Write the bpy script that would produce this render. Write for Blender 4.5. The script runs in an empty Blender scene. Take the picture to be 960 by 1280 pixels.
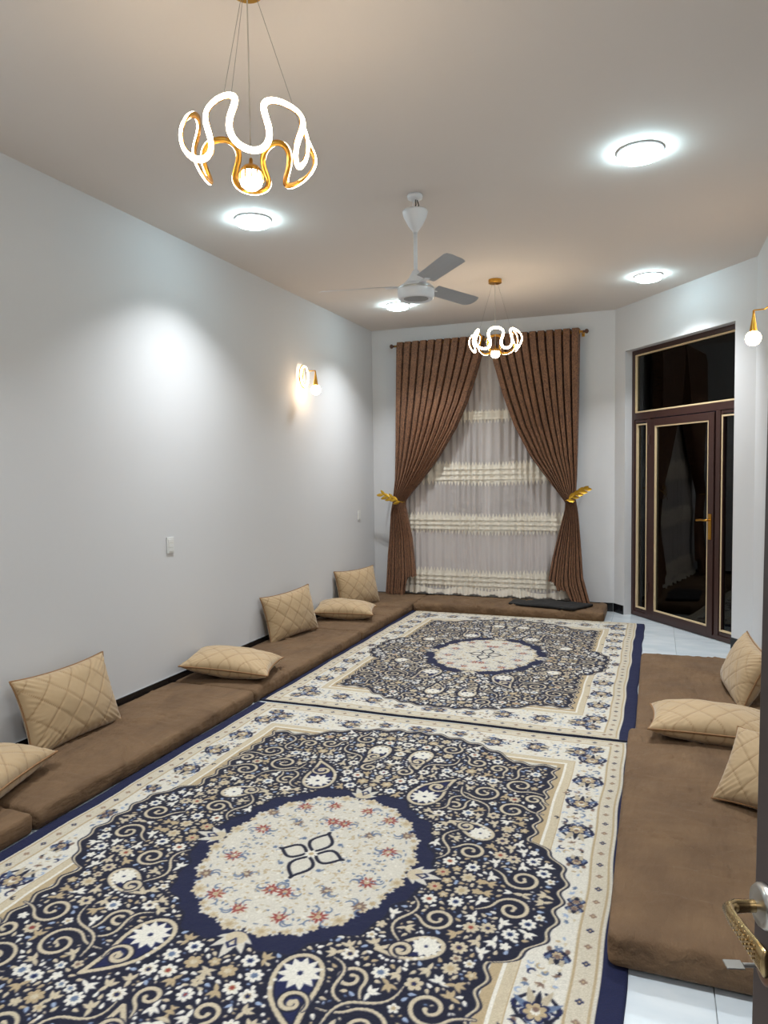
import bpy, bmesh, math, random
import numpy as np
from mathutils import Vector, Matrix

# ------------------------------------------------------------------ camera, world, lights, exposure
SC = bpy.context.scene
COL = SC.collection
H = 3.342            # ceiling height
XL, XR = -3.30, 0.78 # long walls
YB = 8.357           # end wall
YN = 0.10            # entrance wall face
AX, AY, BX, BY = -0.423, YB, XR, 6.755   # canted wall from A to B

cam_d = bpy.data.cameras.new('camera'); cam = bpy.data.objects.new('camera', cam_d); COL.objects.link(cam)
cam_d.sensor_fit = 'VERTICAL'; cam_d.sensor_height = 36.0; cam_d.lens = 895.83 / 1280 * 36.0
cam_d.clip_start = 0.02; cam_d.clip_end = 60
_y, _p, _r = (math.radians(a) for a in (20.761, 3.191, -0.799))
_fw = Vector((-math.sin(_y) * math.cos(_p), math.cos(_y) * math.cos(_p), -math.sin(_p)))
_rt = Vector((math.cos(_y), math.sin(_y), 0)); _up = _rt.cross(_fw)
_rt2 = math.cos(_r) * _rt + math.sin(_r) * _up; _up2 = _rt2.cross(_fw)
_m = Matrix((_rt2, _up2, -_fw)).transposed().to_4x4(); _m.translation = Vector((0, 0, 1.6))
cam.matrix_world = _m
SC.camera = cam

w = bpy.data.worlds.new('night'); SC.world = w; w.use_nodes = True
w.node_tree.nodes['Background'].inputs[0].default_value = (0.010, 0.013, 0.022, 1)
w.node_tree.nodes['Background'].inputs[1].default_value = 1.0
SC.view_settings.view_transform = 'Standard'; SC.view_settings.look = 'None'
SC.view_settings.gamma = 1.0; SC.view_settings.use_curve_mapping = False
SC.view_settings.exposure = 0.20
PANEL_W = 20.5       # watts of the lamp inside each round ceiling light
PANEL_E = 84.0       # glow of its diffuser
PANEL_COL = (0.64, 0.91, 1.0)
LAMP_COL = (0.93, 0.975, 1.0)
STRIP_E = 34.0       # LED strips of the chandeliers
STRIP_COL = (1.0, 0.80, 0.55)
BULB_E = 34.0
BULB_COL = (1.0, 0.70, 0.42)
# round ceiling lights: two rows down the room, those in view and the ones behind and above the camera's view
PANELS = [(-0.09, 4.28), (-2.59, 4.38), (-0.07, 7.02), (-2.53, 7.16), (-0.09, 1.55), (-2.59, 1.55)]
PANEL_LAMPS = []
for (x, y) in PANELS:
    ld = bpy.data.lights.new('ceiling_lamp', 'AREA'); ld.shape = 'DISK'; ld.size = 0.19; ld.energy = PANEL_W; ld.color = LAMP_COL; ld.spread = math.radians(114)
    lo = bpy.data.objects.new('ceiling_lamp', ld); lo.location = (x, y, H - 0.062); COL.objects.link(lo); PANEL_LAMPS.append(lo)
hall = bpy.data.lights.new('hall_fill', 'AREA'); hall.shape = 'DISK'; hall.size = 0.5; hall.energy = 40; hall.color = (1.0, 0.97, 0.95)  # added fill light in the unseen hall, lends ambient through the doorway
ho = bpy.data.objects.new('hall_fill', hall); ho.location = (-0.8, -1.3, H - 0.1); COL.objects.link(ho)

# ------------------------------------------------------------------ helpers
def lin(r, g, b):
    f = lambda c: (c / 255 / 12.92) if c / 255 <= .04045 else ((c / 255 + .055) / 1.055) ** 2.4
    return (f(r), f(g), f(b), 1)
def mat(name, col, rough=.6, metal=0., **k):
    m = bpy.data.materials.new(name); m.use_nodes = True; nt = m.node_tree; b = nt.nodes['Principled BSDF']
    b.inputs['Base Color'].default_value = col; b.inputs['Roughness'].default_value = rough; b.inputs['Metallic'].default_value = metal
    for n, v in k.items(): b.inputs[n.replace('_', ' ')].default_value = v
    return m
def N(m, t, **k):
    n = m.node_tree.nodes.new(t)
    for a, v in k.items(): setattr(n, a, v)
    return n
def L(m, a, b): m.node_tree.links.new(a, b)
def noise_col(m, c1, c2, scale, detail=4, stretch=(1, 1, 1), lo=.35, hi=.65, rough=None, coord='Object'):
    """base colour wandering between two tones"""
    b = m.node_tree.nodes['Principled BSDF']
    tc = N(m, 'ShaderNodeTexCoord'); mp = N(m, 'ShaderNodeMapping'); mp.inputs['Scale'].default_value = stretch
    nz = N(m, 'ShaderNodeTexNoise'); nz.inputs['Scale'].default_value = scale; nz.inputs['Detail'].default_value = detail
    cr = N(m, 'ShaderNodeValToRGB'); cr.color_ramp.elements[0].position = lo; cr.color_ramp.elements[1].position = hi
    cr.color_ramp.elements[0].color = c1; cr.color_ramp.elements[1].color = c2
    L(m, tc.outputs[coord], mp.inputs[0]); L(m, mp.outputs[0], nz.inputs[0]); L(m, nz.outputs[0], cr.inputs[0]); L(m, cr.outputs[0], b.inputs['Base Color'])
    return nz, cr
def bump(m, scale, strength, dist=.002, detail=3, stretch=(1, 1, 1)):
    b = m.node_tree.nodes['Principled BSDF']; tc = N(m, 'ShaderNodeTexCoord'); mp = N(m, 'ShaderNodeMapping'); mp.inputs['Scale'].default_value = stretch
    nz = N(m, 'ShaderNodeTexNoise'); nz.inputs['Scale'].default_value = scale; nz.inputs['Detail'].default_value = detail
    bp = N(m, 'ShaderNodeBump'); bp.inputs['Strength'].default_value = strength; bp.inputs['Distance'].default_value = dist
    L(m, tc.outputs['Object'], mp.inputs[0]); L(m, mp.outputs[0], nz.inputs[0]); L(m, nz.outputs[0], bp.inputs['Height']); L(m, bp.outputs[0], b.inputs['Normal'])
def emit(name, col, e):
    m = bpy.data.materials.new(name); m.use_nodes = True; b = m.node_tree.nodes['Principled BSDF']
    b.inputs['Base Color'].default_value = (.8, .8, .8, 1); b.inputs['Emission Color'].default_value = (*col, 1); b.inputs['Emission Strength'].default_value = e
    return m
def link(name, me, m=None, parent=None, loc=None, rot=None, smooth=False):
    o = bpy.data.objects.new(name, me); COL.objects.link(o)
    if m: me.materials.append(m)
    if parent: o.parent = parent
    if loc is not None: o.location = loc
    if rot is not None: o.rotation_euler = rot
    if smooth: me.polygons.foreach_set('use_smooth', [True] * len(me.polygons))
    return o
def tag(o, label=None, cat=None, group=None, kind=None):
    for k, v in (('label', label), ('category', cat), ('group', group), ('kind', kind)):
        if v: o[k] = v
    return o
def thing(name, label, cat, loc=(0, 0, 0), rot=(0, 0, 0), group=None):
    o = bpy.data.objects.new(name, None); COL.objects.link(o); o.location = loc; o.rotation_euler = rot; o.empty_display_size = .05
    return tag(o, label, cat, group)
def copy_tree(o, parent=None):
    c = o.copy(); COL.objects.link(c)
    if parent: c.parent = parent
    for ch in list(o.children): copy_tree(ch, c)
    return c
def tomesh(bm, name='mesh'):
    bmesh.ops.recalc_face_normals(bm, faces=bm.faces); me = bpy.data.meshes.new(name); bm.to_mesh(me); bm.free(); return me
def box_bm(bm, x0, x1, y0, y1, z0, z1, bev=0, M=None):
    vs = [bm.verts.new((x, y, z)) for x in (x0, x1) for y in (y0, y1) for z in (z0, z1)]
    F = [(0, 1, 3, 2), (4, 6, 7, 5), (0, 4, 5, 1), (2, 3, 7, 6), (0, 2, 6, 4), (1, 5, 7, 3)]
    fs = [bm.faces.new([vs[i] for i in f]) for f in F]
    if bev:
        es = list({e for f in fs for e in f.edges}); r = bmesh.ops.bevel(bm, geom=es, offset=bev, segments=2, affect='EDGES', profile=.6)
        vs = list({v for f in r['faces'] for v in f.verts} | {v for v in vs if v.is_valid})
    if M is not None: bmesh.ops.transform(bm, matrix=M, verts=[v for v in vs if v.is_valid])
    return bm
def box(x0, x1, y0, y1, z0, z1, bev=0):
    return tomesh(box_bm(bmesh.new(), x0, x1, y0, y1, z0, z1, bev))
def lathe(prof, n=32, caps=True):
    """surface of revolution about z from [(r, z)]"""
    bm = bmesh.new(); rings = []
    for (r, z) in prof:
        rings.append([bm.verts.new((r * math.cos(2 * math.pi * k / n), r * math.sin(2 * math.pi * k / n), z)) for k in range(n)] if r > 1e-6 else [bm.verts.new((0, 0, z))])
    for a, b in zip(rings, rings[1:]):
        for k in range(n):
            if len(a) == 1 and len(b) == 1: continue
            if len(a) == 1: bm.faces.new((a[0], b[k], b[(k + 1) % n]))
            elif len(b) == 1: bm.faces.new((a[k], b[0], a[(k + 1) % n]))
            else: bm.faces.new((a[k], b[k], b[(k + 1) % n], a[(k + 1) % n]))
    return tomesh(bm)
def tube(pts, r, n=8, closed=False, bm=None, rad=None):
    own = bm is None
    if own: bm = bmesh.new()
    P = [Vector(p) for p in pts]; rings = []; up = Vector((0, 0, 1)); M_ = len(P); prev = None
    for i, p in enumerate(P):
        a = P[(i - 1) % M_] if (closed or i) else P[0]; b = P[(i + 1) % M_] if (closed or i < M_ - 1) else P[-1]
        t = (b - a).normalized()
        if prev is None: s = t.cross(up if abs(t.z) < .9 else Vector((1, 0, 0))).normalized()
        else: s = (prev - t * prev.dot(t)).normalized()
        prev = s; q = t.cross(s); rr = rad[i] if rad else r
        rings.append([bm.verts.new(p + rr * (math.cos(2 * math.pi * k / n) * s + math.sin(2 * math.pi * k / n) * q)) for k in range(n)])
    for i in range(M_ if closed else M_ - 1):
        a, b = rings[i], rings[(i + 1) % M_]
        for k in range(n): bm.faces.new((a[k], a[(k + 1) % n], b[(k + 1) % n], b[k]))
    if not closed: bm.faces.new(rings[0][::-1]); bm.faces.new(rings[-1])
    return tomesh(bm) if own else bm
def grid_mesh(P, name='cloth', closed_u=False):
    """mesh from a (rows, cols, 3) array of points"""
    nv, nu = P.shape[:2]; idx = np.arange(nv * nu).reshape(nv, nu)
    a = idx[:-1, :-1]; b = idx[:-1, 1:]; c = idx[1:, 1:]; d = idx[1:, :-1]
    F = np.stack([a, b, c, d], -1).reshape(-1, 4)
    if closed_u: F = np.concatenate([F, np.stack([idx[:-1, -1], idx[:-1, 0], idx[1:, 0], idx[1:, -1]], -1)])
    return np_mesh(P.reshape(-1, 3), F, name)
def np_mesh(V, F, name='mesh'):
    me = bpy.data.meshes.new(name); k = F.shape[1]
    me.vertices.add(len(V)); me.vertices.foreach_set('co', np.ascontiguousarray(V, np.float32).ravel())
    me.loops.add(len(F) * k); me.loops.foreach_set('vertex_index', np.ascontiguousarray(F, np.int32).ravel())
    me.polygons.add(len(F)); me.polygons.foreach_set('loop_start', np.arange(len(F), dtype=np.int32) * k)
    me.update(calc_edges=True); me.polygons.foreach_set('use_smooth', np.ones(len(F), bool)); me.validate(); return me
def add_color(me, C, name='Col'):
    a = me.color_attributes.new(name, 'BYTE_COLOR', 'POINT'); A = np.ones((len(C), 4), np.float32); A[:, :3] = C
    a.data.foreach_set('color_srgb', A.ravel())
def round_box(sx, sy, sz, r, step):
    """closed dense box (origin at the middle of its base) with rounded edges, as arrays"""
    def face(n0, n1, f): 
        u, v_ = np.meshgrid(np.linspace(-.5, .5, n0 + 1), np.linspace(-.5, .5, n1 + 1), indexing='ij'); return f(u, v_), n0, n1
    nx, ny, nz = max(2, round(sx / step)), max(2, round(sy / step)), max(3, round(sz / step))
    V = []; F = []; off = 0
    for (na, nb, f) in ((nx, ny, lambda u, v: np.stack([u * sx, v * sy, u * 0 + sz], -1)), (ny, nx, lambda u, v: np.stack([v * sx, u * sy, u * 0], -1)),
                        (ny, nz, lambda u, v: np.stack([u * 0 + sx / 2, u * sy, (v + .5) * sz], -1)), (nz, ny, lambda u, v: np.stack([u * 0 - sx / 2, v * sy, (u + .5) * sz], -1)),
                        (nz, nx, lambda u, v: np.stack([v * sx, u * 0 + sy / 2, (u + .5) * sz], -1)), (nx, nz, lambda u, v: np.stack([u * sx, u * 0 - sy / 2, (v + .5) * sz], -1))):
        P, a, b = face(na, nb, f); idx = np.arange((a + 1) * (b + 1)).reshape(a + 1, b + 1) + off
        F.append(np.stack([idx[:-1, :-1], idx[1:, :-1], idx[1:, 1:], idx[:-1, 1:]], -1).reshape(-1, 4)); V.append(P.reshape(-1, 3)); off += P.shape[0] * P.shape[1]
    V = np.concatenate(V); F = np.concatenate(F)
    key = np.round(V * 1e5).astype(np.int64); _, first, inv = np.unique(key, axis=0, return_index=True, return_inverse=True); inv = inv.ravel()
    V = V[first]; F = inv[F]
    c = np.array([0, 0, sz / 2]); h_ = np.array([sx / 2, sy / 2, sz / 2]) - r
    q = np.clip(V - c, -h_, h_); d = V - c - q; n = d / np.maximum(np.linalg.norm(d, axis=1, keepdims=True), 1e-9)
    out = c + q + n * np.minimum(np.linalg.norm(d, axis=1, keepdims=True), r)
    return out, F, n
def fbm(x, y, seed, f=1., oct=4):
    r_ = np.random.RandomState(seed); s = 0; a = 1.; t = 0
    for o in range(oct):
        for k in range(3):
            th = r_.uniform(0, 6.283); ph = r_.uniform(0, 6.283); ff = f * r_.uniform(.7, 1.3)
            s = s + a * np.sin((x * math.cos(th) + y * math.sin(th)) * ff * 6.283 + ph + 1.3 * np.sin((x * math.sin(th) - y * math.cos(th)) * ff * 4.1 + ph * 2)) / 3
        t += a; a *= .55; f *= 2.03
    return s / t
# ------------------------------------------------------------------ materials
M = {}
M['wall'] = mat('wall_paint', lin(206, 206, 208), .75); bump(M['wall'], 60, .08)
M['ceil'] = mat('ceiling_paint', lin(219, 212, 207), .85); bump(M['ceil'], 50, .05)
M['tile'] = mat('floor_tile', lin(196, 204, 210), .16); noise_col(M['tile'], lin(186, 196, 204), lin(206, 212, 216), 3.0, 6, (1, 2.4, 1))
M['grout'] = mat('grout', lin(165, 168, 170), .8)
M['black'] = mat('black_tile', lin(16, 16, 20), .22)
M['brown'] = mat('mattress_cloth', lin(122, 96, 74), .9, 0); noise_col(M['brown'], lin(92, 69, 47), lin(108, 83, 58), 5, 5); bump(M['brown'], 9, 1.0, .050, 5, (1, .32, 1))
M['pillow'] = mat('pillow_velvet', lin(186, 158, 118), .75, 0, Sheen_Weight=.3)
M['pipe'] = mat('piping_cord', lin(134, 98, 62), .7)
M['damask'] = mat('damask', lin(112, 74, 50), .7, 0, Sheen_Weight=.05)
M['gold'] = mat('gold_metal', lin(206, 154, 66), .28, 1.0)
M['goldleaf'] = mat('gold_leaf', lin(214, 170, 60), .35, .8)
M['white'] = mat('white_enamel', lin(226, 228, 232), .35)
M['blade'] = mat('blade_enamel', lin(196, 198, 202), .4)
M['plate'] = mat('switch_plastic', lin(218, 218, 216), .45)
M['dark'] = mat('dark_void', lin(14, 14, 16), .7)
M['doorbrown'] = mat('door_metal_brown', lin(58, 36, 32), .32)
M['leafdoor'] = mat('entrance_door_paint', lin(76, 62, 62), .45); noise_col(M['leafdoor'], lin(54, 43, 44), lin(62, 50, 50), 8, 3, (1, 1, .1))
M['bead'] = mat('glazing_bead', lin(206, 184, 146), .4)
M['strip'] = emit('led_strip', STRIP_COL, STRIP_E)
M['bulb'] = emit('bulb_glow', BULB_COL, BULB_E)
M['crystal'] = emit('crystal_glow', (1.0, .86, .66), 24.0)
M['panel'] = emit('panel_diffuser', PANEL_COL, PANEL_E)
M['face'] = emit('diffuser_face', (.70, .94, 1.0), 17.0)
M['ringlight'] = emit('acrylic_ring', (1.0, .88, .70), 9.0)
M['brass'] = mat('antique_brass', lin(170, 146, 104), .22, 1.0)
M['chrome'] = mat('nickel', lin(190, 188, 184), .3, 1.0)
M['copper'] = mat('aged_copper', lin(120, 88, 70), .4, 1.0)
M['cloth'] = mat('black_cloth', lin(24, 22, 22), .85)
M['wire'] = mat('steel_wire', lin(150, 148, 144), .35, .8)
M['cord'] = mat('clear_cord', lin(205, 198, 186), .4)
M['winframe'] = mat('window_aluminium', lin(206, 206, 208), .4)
M['winpane'] = mat('shutter_panel', lin(176, 170, 176), .6)
# brocade of the heavy curtains: bronze leaf figure woven on a darker ground
def brocade():
    m = M['damask']; b = m.node_tree.nodes['Principled BSDF']; uv = N(m, 'ShaderNodeUVMap'); mp = N(m, 'ShaderNodeMapping'); mp.inputs['Scale'].default_value = (2.2, 3.2, 1)
    nz = N(m, 'ShaderNodeTexNoise'); nz.inputs['Scale'].default_value = 9; nz.inputs['Detail'].default_value = 3; nz.inputs['Distortion'].default_value = 2.5
    cr = N(m, 'ShaderNodeValToRGB'); e = cr.color_ramp.elements
    e[0].position = .42; e[0].color = lin(78, 48, 32); e[1].position = .56; e[1].color = lin(132, 92, 64)
    L(m, uv.outputs[0], mp.inputs[0]); L(m, mp.outputs[0], nz.inputs[0]); L(m, nz.outputs[0], cr.inputs[0]); L(m, cr.outputs[0], b.inputs['Base Color'])
    bp = N(m, 'ShaderNodeBump'); bp.inputs['Strength'].default_value = .4; bp.inputs['Distance'].default_value = .002; L(m, nz.outputs[0], bp.inputs['Height']); L(m, bp.outputs[0], b.inputs['Normal'])
brocade()
def fabric_mix(name, col, opacity, trans=.5):
    m = bpy.data.materials.new(name); m.use_nodes = True; nt = m.node_tree; nt.nodes.clear()
    out = N(m, 'ShaderNodeOutputMaterial'); d = N(m, 'ShaderNodeBsdfDiffuse'); t = N(m, 'ShaderNodeBsdfTranslucent'); tr = N(m, 'ShaderNodeBsdfTransparent')
    d.inputs[0].default_value = col; t.inputs[0].default_value = col
    m1 = N(m, 'ShaderNodeMixShader'); m1.inputs[0].default_value = trans; m2 = N(m, 'ShaderNodeMixShader'); m2.inputs[0].default_value = opacity
    L(m, d.outputs[0], m1.inputs[1]); L(m, t.outputs[0], m1.inputs[2]); L(m, tr.outputs[0], m2.inputs[1]); L(m, m1.outputs[0], m2.inputs[2]); L(m, m2.outputs[0], out.inputs[0])
    return m
M['sheer'] = fabric_mix('sheer_voile', lin(226, 218, 215), .74, .25)
M['lace'] = fabric_mix('cream_lace', lin(236, 229, 216), .96, .15)
def glass():
    m = bpy.data.materials.new('dark_glass'); m.use_nodes = True; nt = m.node_tree; nt.nodes.clear()
    out = N(m, 'ShaderNodeOutputMaterial'); g = N(m, 'ShaderNodeBsdfGlossy'); g.inputs['Roughness'].default_value = .01; g.inputs[0].default_value = (.9, .9, .9, 1)
    tr = N(m, 'ShaderNodeBsdfTransparent'); tr.inputs[0].default_value = (.35, .37, .40, 1); fr = N(m, 'ShaderNodeFresnel'); fr.inputs[0].default_value = 1.45
    mx = N(m, 'ShaderNodeMixShader'); L(m, fr.outputs[0], mx.inputs[0]); L(m, tr.outputs[0], mx.inputs[1]); L(m, g.outputs[0], mx.inputs[2]); L(m, mx.outputs[0], out.inputs[0])
    return m
M['glass'] = glass()

# ------------------------------------------------------------------ room shell
def wall_boxes(name, label, boxes, m=None):
    bm = bmesh.new()
    for b in boxes: box_bm(bm, *b)
    return tag(link(name, tomesh(bm), m or M['wall']), label, None, None, 'structure')
T = .2
wall_boxes('wall_left', 'long plain pale grey wall with floor cushions along it', [(XL - T, XL, YN, YB + T, 0, H)])
WX0, WX1, WZ0, WZ1 = -2.72, -1.02, .95, 2.85
wall_boxes('wall_back', 'white end wall behind the draped curtains', [(XL, WX0, YB, YB + T, 0, H), (WX1, AX + .06, YB, YB + T, 0, H), (WX0, WX1, YB, YB + T, 0, WZ0), (WX0, WX1, YB, YB + T, WZ1, H)])
wall_boxes('wall_right', 'pale wall beside the mattresses under a wall lamp', [(XR, XR + T, YN, BY, 0, H)])
wall_boxes('wall_near', 'entrance wall with the doorway', [(XL, -1.30, YN - .18, YN, 0, H), (.45, XR + T, YN - .18, YN, 0, H), (-1.30, .45, YN - .18, YN, 2.20, H)])
wall_boxes('wall_hall', 'walls of the hall outside the doorway', [(XL - T, XL, -2.6, YN, 0, H), (XR + T, XR + 2 * T, -2.6, YN, 0, H), (XL - T, XR + 2 * T, -2.8, -2.6, 0, H)])
# canted wall, built in its own frame: u runs from corner A to corner B, w points out of the room
ux, uy = BX - AX, BY - AY; LU = math.hypot(ux, uy); ux /= LU; uy /= LU
CANT = Matrix(((ux, -uy, 0, AX), (uy, ux, 0, AY), (0, 0, 1, 0), (0, 0, 0, 1)))
U0, U1, ZT, REC = .185, 1.765, 2.862, .085
bm = bmesh.new()
for b in ((-.12, U0, 0, T, 0, H), (U1, LU + .10, 0, T, 0, H), (U0, U1, 0, T, ZT, H)): box_bm(bm, *b)
o = tag(link('wall_canted', tomesh(bm), M['wall']), 'canted white wall holding the dark glazed door', None, None, 'structure'); o.matrix_world = CANT
tag(link('ceiling', box(XL - T, XR + 2 * T, -2.8, YB + T, H, H + .12), M['ceil']), 'plain matt ceiling with round lights', None, None, 'structure')
floor = tag(link('floor', box(XL - T, XR + 2 * T, -2.8, YB + 1.2, -.12, -.012), M['grout']), 'pale grey glossy tiled floor', None, None, 'structure')
tm = box(0, .597, 0, .597, -.0115, 0, .0015); tm.materials.append(M['tile'])
for i in range(7):
    for j in range(14):
        x = XR + .0 - (i + 1) * .60; y = -.02 + j * .60
        if x + .3 > AX and y > 8.1: continue
        o = bpy.data.objects.new('tile', tm); COL.objects.link(o); o.parent = floor; o.location = (x, y, 0)
def skirting(name, p0, p1, label, h=.128):
    (x0, y0), (x1, y1) = p0, p1; Lg = math.hypot(x1 - x0, y1 - y0); dx, dy = (x1 - x0) / Lg, (y1 - y0) / Lg
    R_ = Matrix(((dx, -dy, 0, x0), (dy, dx, 0, y0), (0, 0, 1, 0), (0, 0, 0, 1)))
    base = tag(link(name, box(0, Lg, -.006, -.0005, 0.001, h), M['grout']), label, None, None, 'structure'); base.matrix_world = R_
    n = max(1, round(Lg / .6)); wd = Lg / n; me = box(.002, wd - .002, -.013, -.006, .001, h, .001); me.materials.append(M['black'])
    for k in range(n):
        o = bpy.data.objects.new('tile', me); COL.objects.link(o); o.parent = base; o.location = (k * wd, 0, 0)
skirting('baseboard_left', (XL, YN + .02), (XL, YB - .015), 'black tile skirting along the long plain wall', .135)
skirting('baseboard_back', (XL + .015, YB), (AX - .01, YB), 'black tile skirting under the curtains', .10)
skirting('baseboard_canted', (AX, AY), (AX + ux * (U0 - .005), AY + uy * (U0 - .005)), 'short black skirting left of the glazed door', .10)
skirting('baseboard_door', (AX + ux * (U1 + .005), AY + uy * (U1 + .005)), (BX - .01 * ux, BY - .01 * uy), 'short black skirting right of the glazed door', .10)
skirting('baseboard_right', (XR, BY - .02), (XR, YN + .02), 'black skirting behind the mattresses beside the glazed door', .10)

# window behind the sheer curtain: aluminium frame, two sashes with closed pale shutters outside
win = tag(link('window_1', box(WX0, WX1, YB + .07, YB + .075, WZ0, WZ1), M['winpane']), 'pale window hidden behind the sheer curtain', None, None, 'structure')
def frame_bm(bm, x0, x1, z0, z1, wd, y0, y1, bev=.003):
    for b in ((x0, x0 + wd, y0, y1, z0, z1), (x1 - wd, x1, y0, y1, z0, z1), (x0 + wd, x1 - wd, y0, y1, z0, z0 + wd), (x0 + wd, x1 - wd, y0, y1, z1 - wd, z1)): box_bm(bm, *b, bev)
    return bm
link('window_frame', tomesh(frame_bm(bmesh.new(), WX0, WX1, WZ0, WZ1, .05, YB + .02, YB + .07)), M['winframe'], win)
xm = (WX0 + WX1) / 2
for (a, b) in ((WX0 + .05, xm - .006), (xm + .006, WX1 - .05)):
    s = link('window_sash', tomesh(frame_bm(bmesh.new(), a, b, WZ0 + .05, WZ1 - .05, .055, YB + .03, YB + .06)), M['winframe'], win)
    link('pane', box(a + .05, b - .05, YB + .043, YB + .047, WZ0 + .1, WZ1 - .1), M['glass'], s)

# ------------------------------------------------------------------ glazed door in the canted wall
d1 = tag(bpy.data.objects.new('door_1', None), 'dark brown metal glazed door with transom and side lights in the canted wall', 'door', None, 'structure'); COL.objects.link(d1)
d1.matrix_world = CANT @ Matrix.Translation((0, REC, 0))
ZB, ZTR = 0.006, 2.155
def dpart(name, me, m, parent=d1, label=None):
    o = link(name, me, m, parent)
    if label: o['label'] = label
    return o
bm = bmesh.new()
frame_bm(bm, U0 + .002, U1 - .002, ZB, ZT - .002, .045, 0, .07)
box_bm(bm, U0 + .047, U1 - .047, 0, .07, ZTR - .035, ZTR + .035, .003)          # transom bar
for u in (.475, 1.475): box_bm(bm, u - .028, u + .028, 0, .07, ZB + .045, ZTR - .035, .003)
fr = dpart('door_frame', tomesh(bm), M['doorbrown'])
def light(name, u0, u1, z0, z1, label=None):
    g = dpart(name, box(u0, u1, .028, .034, z0, z1), M['glass'], d1, label)
    b = dpart('glazing_bead', tomesh(frame_bm(bmesh.new(), u0, u1, z0, z1, .016, .004, .028, .003)), M['bead'], g, 'cream glazing bead')
    return g
light('transom_pane', U0 + .05, U1 - .05, ZTR + .038, ZT - .05)
light('side_pane', U0 + .075, .44, ZB + .085, ZTR - .08)
light('side_pane', 1.515, U1 - .06, ZB + .085, ZTR - .08)
bm = bmesh.new()
for (a, b) in (((U0 + .047, .447), 0), ((1.503, U1 - .047), 0)): frame_bm(bm, a[0], a[1], ZB + .047, ZTR - .037, .03, .008, .06)
dpart('side_frame', tomesh(bm), M['doorbrown'])
leafd = dpart('door_leaf', tomesh(frame_bm(bmesh.new(), .512, 1.438, ZB + .03, ZTR - .045, .072, -.012, .045)), M['doorbrown'])
lg = dpart('leaf_pane', box(.583, 1.367, .012, .018, ZB + .10, ZTR - .115), M['glass'], d1)
dpart('glazing_bead', tomesh(frame_bm(bmesh.new(), .583, 1.367, ZB + .10, ZTR - .115, .016, -.008, .012, .003)), M['bead'], lg, 'cream glazing bead')
bm = bmesh.new(); box_bm(bm, 1.384, 1.420, -.020, -.012, .93, 1.17, .003)
hp = dpart('handle_plate', tomesh(bm), M['gold'], leafd, 'brass backplate')
dpart('door_handle', tube([(1.402, -.02, 1.11), (1.402, -.055, 1.11), (1.395, -.062, 1.11), (1.33, -.062, 1.112), (1.275, -.060, 1.105)], .009, 10), M['gold'], leafd, 'brass lever handle')
for z in (.35, 1.9):
    dpart('hinge', tomesh(tube([(.50, -.014, z - .05), (.50, -.014, z + .05)], .010, 10, bm=bmesh.new())), M['doorbrown'], leafd)
# patio outside the glazed door
ext = tag(link('floor_outside', box(-.5, 2.9, 0.25, 2.4, -.1, -.02), M['grout']), 'dark patio floor beyond the glazed door', None, None, 'structure'); ext.matrix_world = CANT

# ------------------------------------------------------------------ open entrance door beside the camera
ex, ey = 0.136, 1.105; hx, hy = 0.412, 0.175
Ld = math.hypot(hx - ex, hy - ey); dx, dy = (hx - ex) / Ld, (hy - ey) / Ld     # from free edge to hinge; outward face is on the left
D2 = Matrix(((dx, -dy, 0, ex), (dy, dx, 0, ey), (0, 0, 1, 0), (0, 0, 0, 1)))   # local y points away from the camera side
d2 = tag(bpy.data.objects.new('door_2', None), 'dark brown open entrance door seen edge on with an ornate lever handle', 'door', None, 'structure'); COL.objects.link(d2); d2.matrix_world = Matrix.Translation((ex, ey, 1)) @ Matrix.Rotation(math.radians(.5), 4, Vector((0, 1, 0))) @ Matrix.Translation((-ex, -ey, -1)) @ D2
leaf2 = link('door_leaf', box(0, Ld, 0, .042, .012, 2.12, .002), M['leafdoor'], d2)
HZ = 1.0; HU = .037
ros = link('rosette', lathe([(0, .016), (.012, .016), (.020, .010), (.026, .012), (.030, .006), (.030, 0)], 32), M['chrome'], leaf2, (HU, -.0005, HZ), (math.radians(90), 0, 0), True); ros['label'] = 'round grey metal rosette'
def lever():
    """flat oval grip: (u, y, half height, half thickness) stations"""
    st = [(HU, -.004, .0085, .0085), (HU, -.028, .0085, .0085), (HU + .001, -.042, .0095, .009), (HU + .008, -.053, .011, .009), (HU + .024, -.056, .0125, .0065), (HU + .06, -.055, .0135, .006), (HU + .095, -.053, .0165, .0065), (HU + .114, -.052, .0175, .007), (HU + .116, -.052, .0165, .006)]
    bm = bmesh.new(); rings = []
    for i, (u, y, a, t) in enumerate(st):
        u0, y0 = st[max(0, i - 1)][:2]; u1, y1 = st[min(len(st) - 1, i + 1)][:2]; l = math.hypot(u1 - u0, y1 - y0); nx_, ny_ = (y1 - y0) / l, -(u1 - u0) / l
        rings.append([bm.verts.new((u + nx_ * t * math.cos(q), y + ny_ * t * math.cos(q), HZ - .001 * i * .5 + a * math.sin(q))) for q in np.linspace(0, 2 * math.pi, 16, endpoint=False)])
    for p, q in zip(rings, rings[1:]):
        for k in range(16): bm.faces.new((p[k], p[(k + 1) % 16], q[(k + 1) % 16], q[k]))
    bm.faces.new(rings[0][::-1]); bm.faces.new(rings[-1]); return tomesh(bm)
lv = link('lever_handle', lever(), M['brass'], leaf2, smooth=True); lv['label'] = 'ornate antique brass lever'
bm = bmesh.new()
for i in range(8):                                    # raised beading along the grip
    for j in range(4):
        q = math.radians(-25 + j * 28); bmesh.ops.create_icosphere(bm, subdivisions=1, radius=.0017, matrix=Matrix.Translation((HU + .034 + i * .009, -.0552 - .0062 * math.cos(q), HZ - .003 + .0128 * math.sin(q))))
bd = link('beading', tomesh(bm), M['brass'], lv, smooth=True); bd['kind'] = 'stuff'
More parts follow.
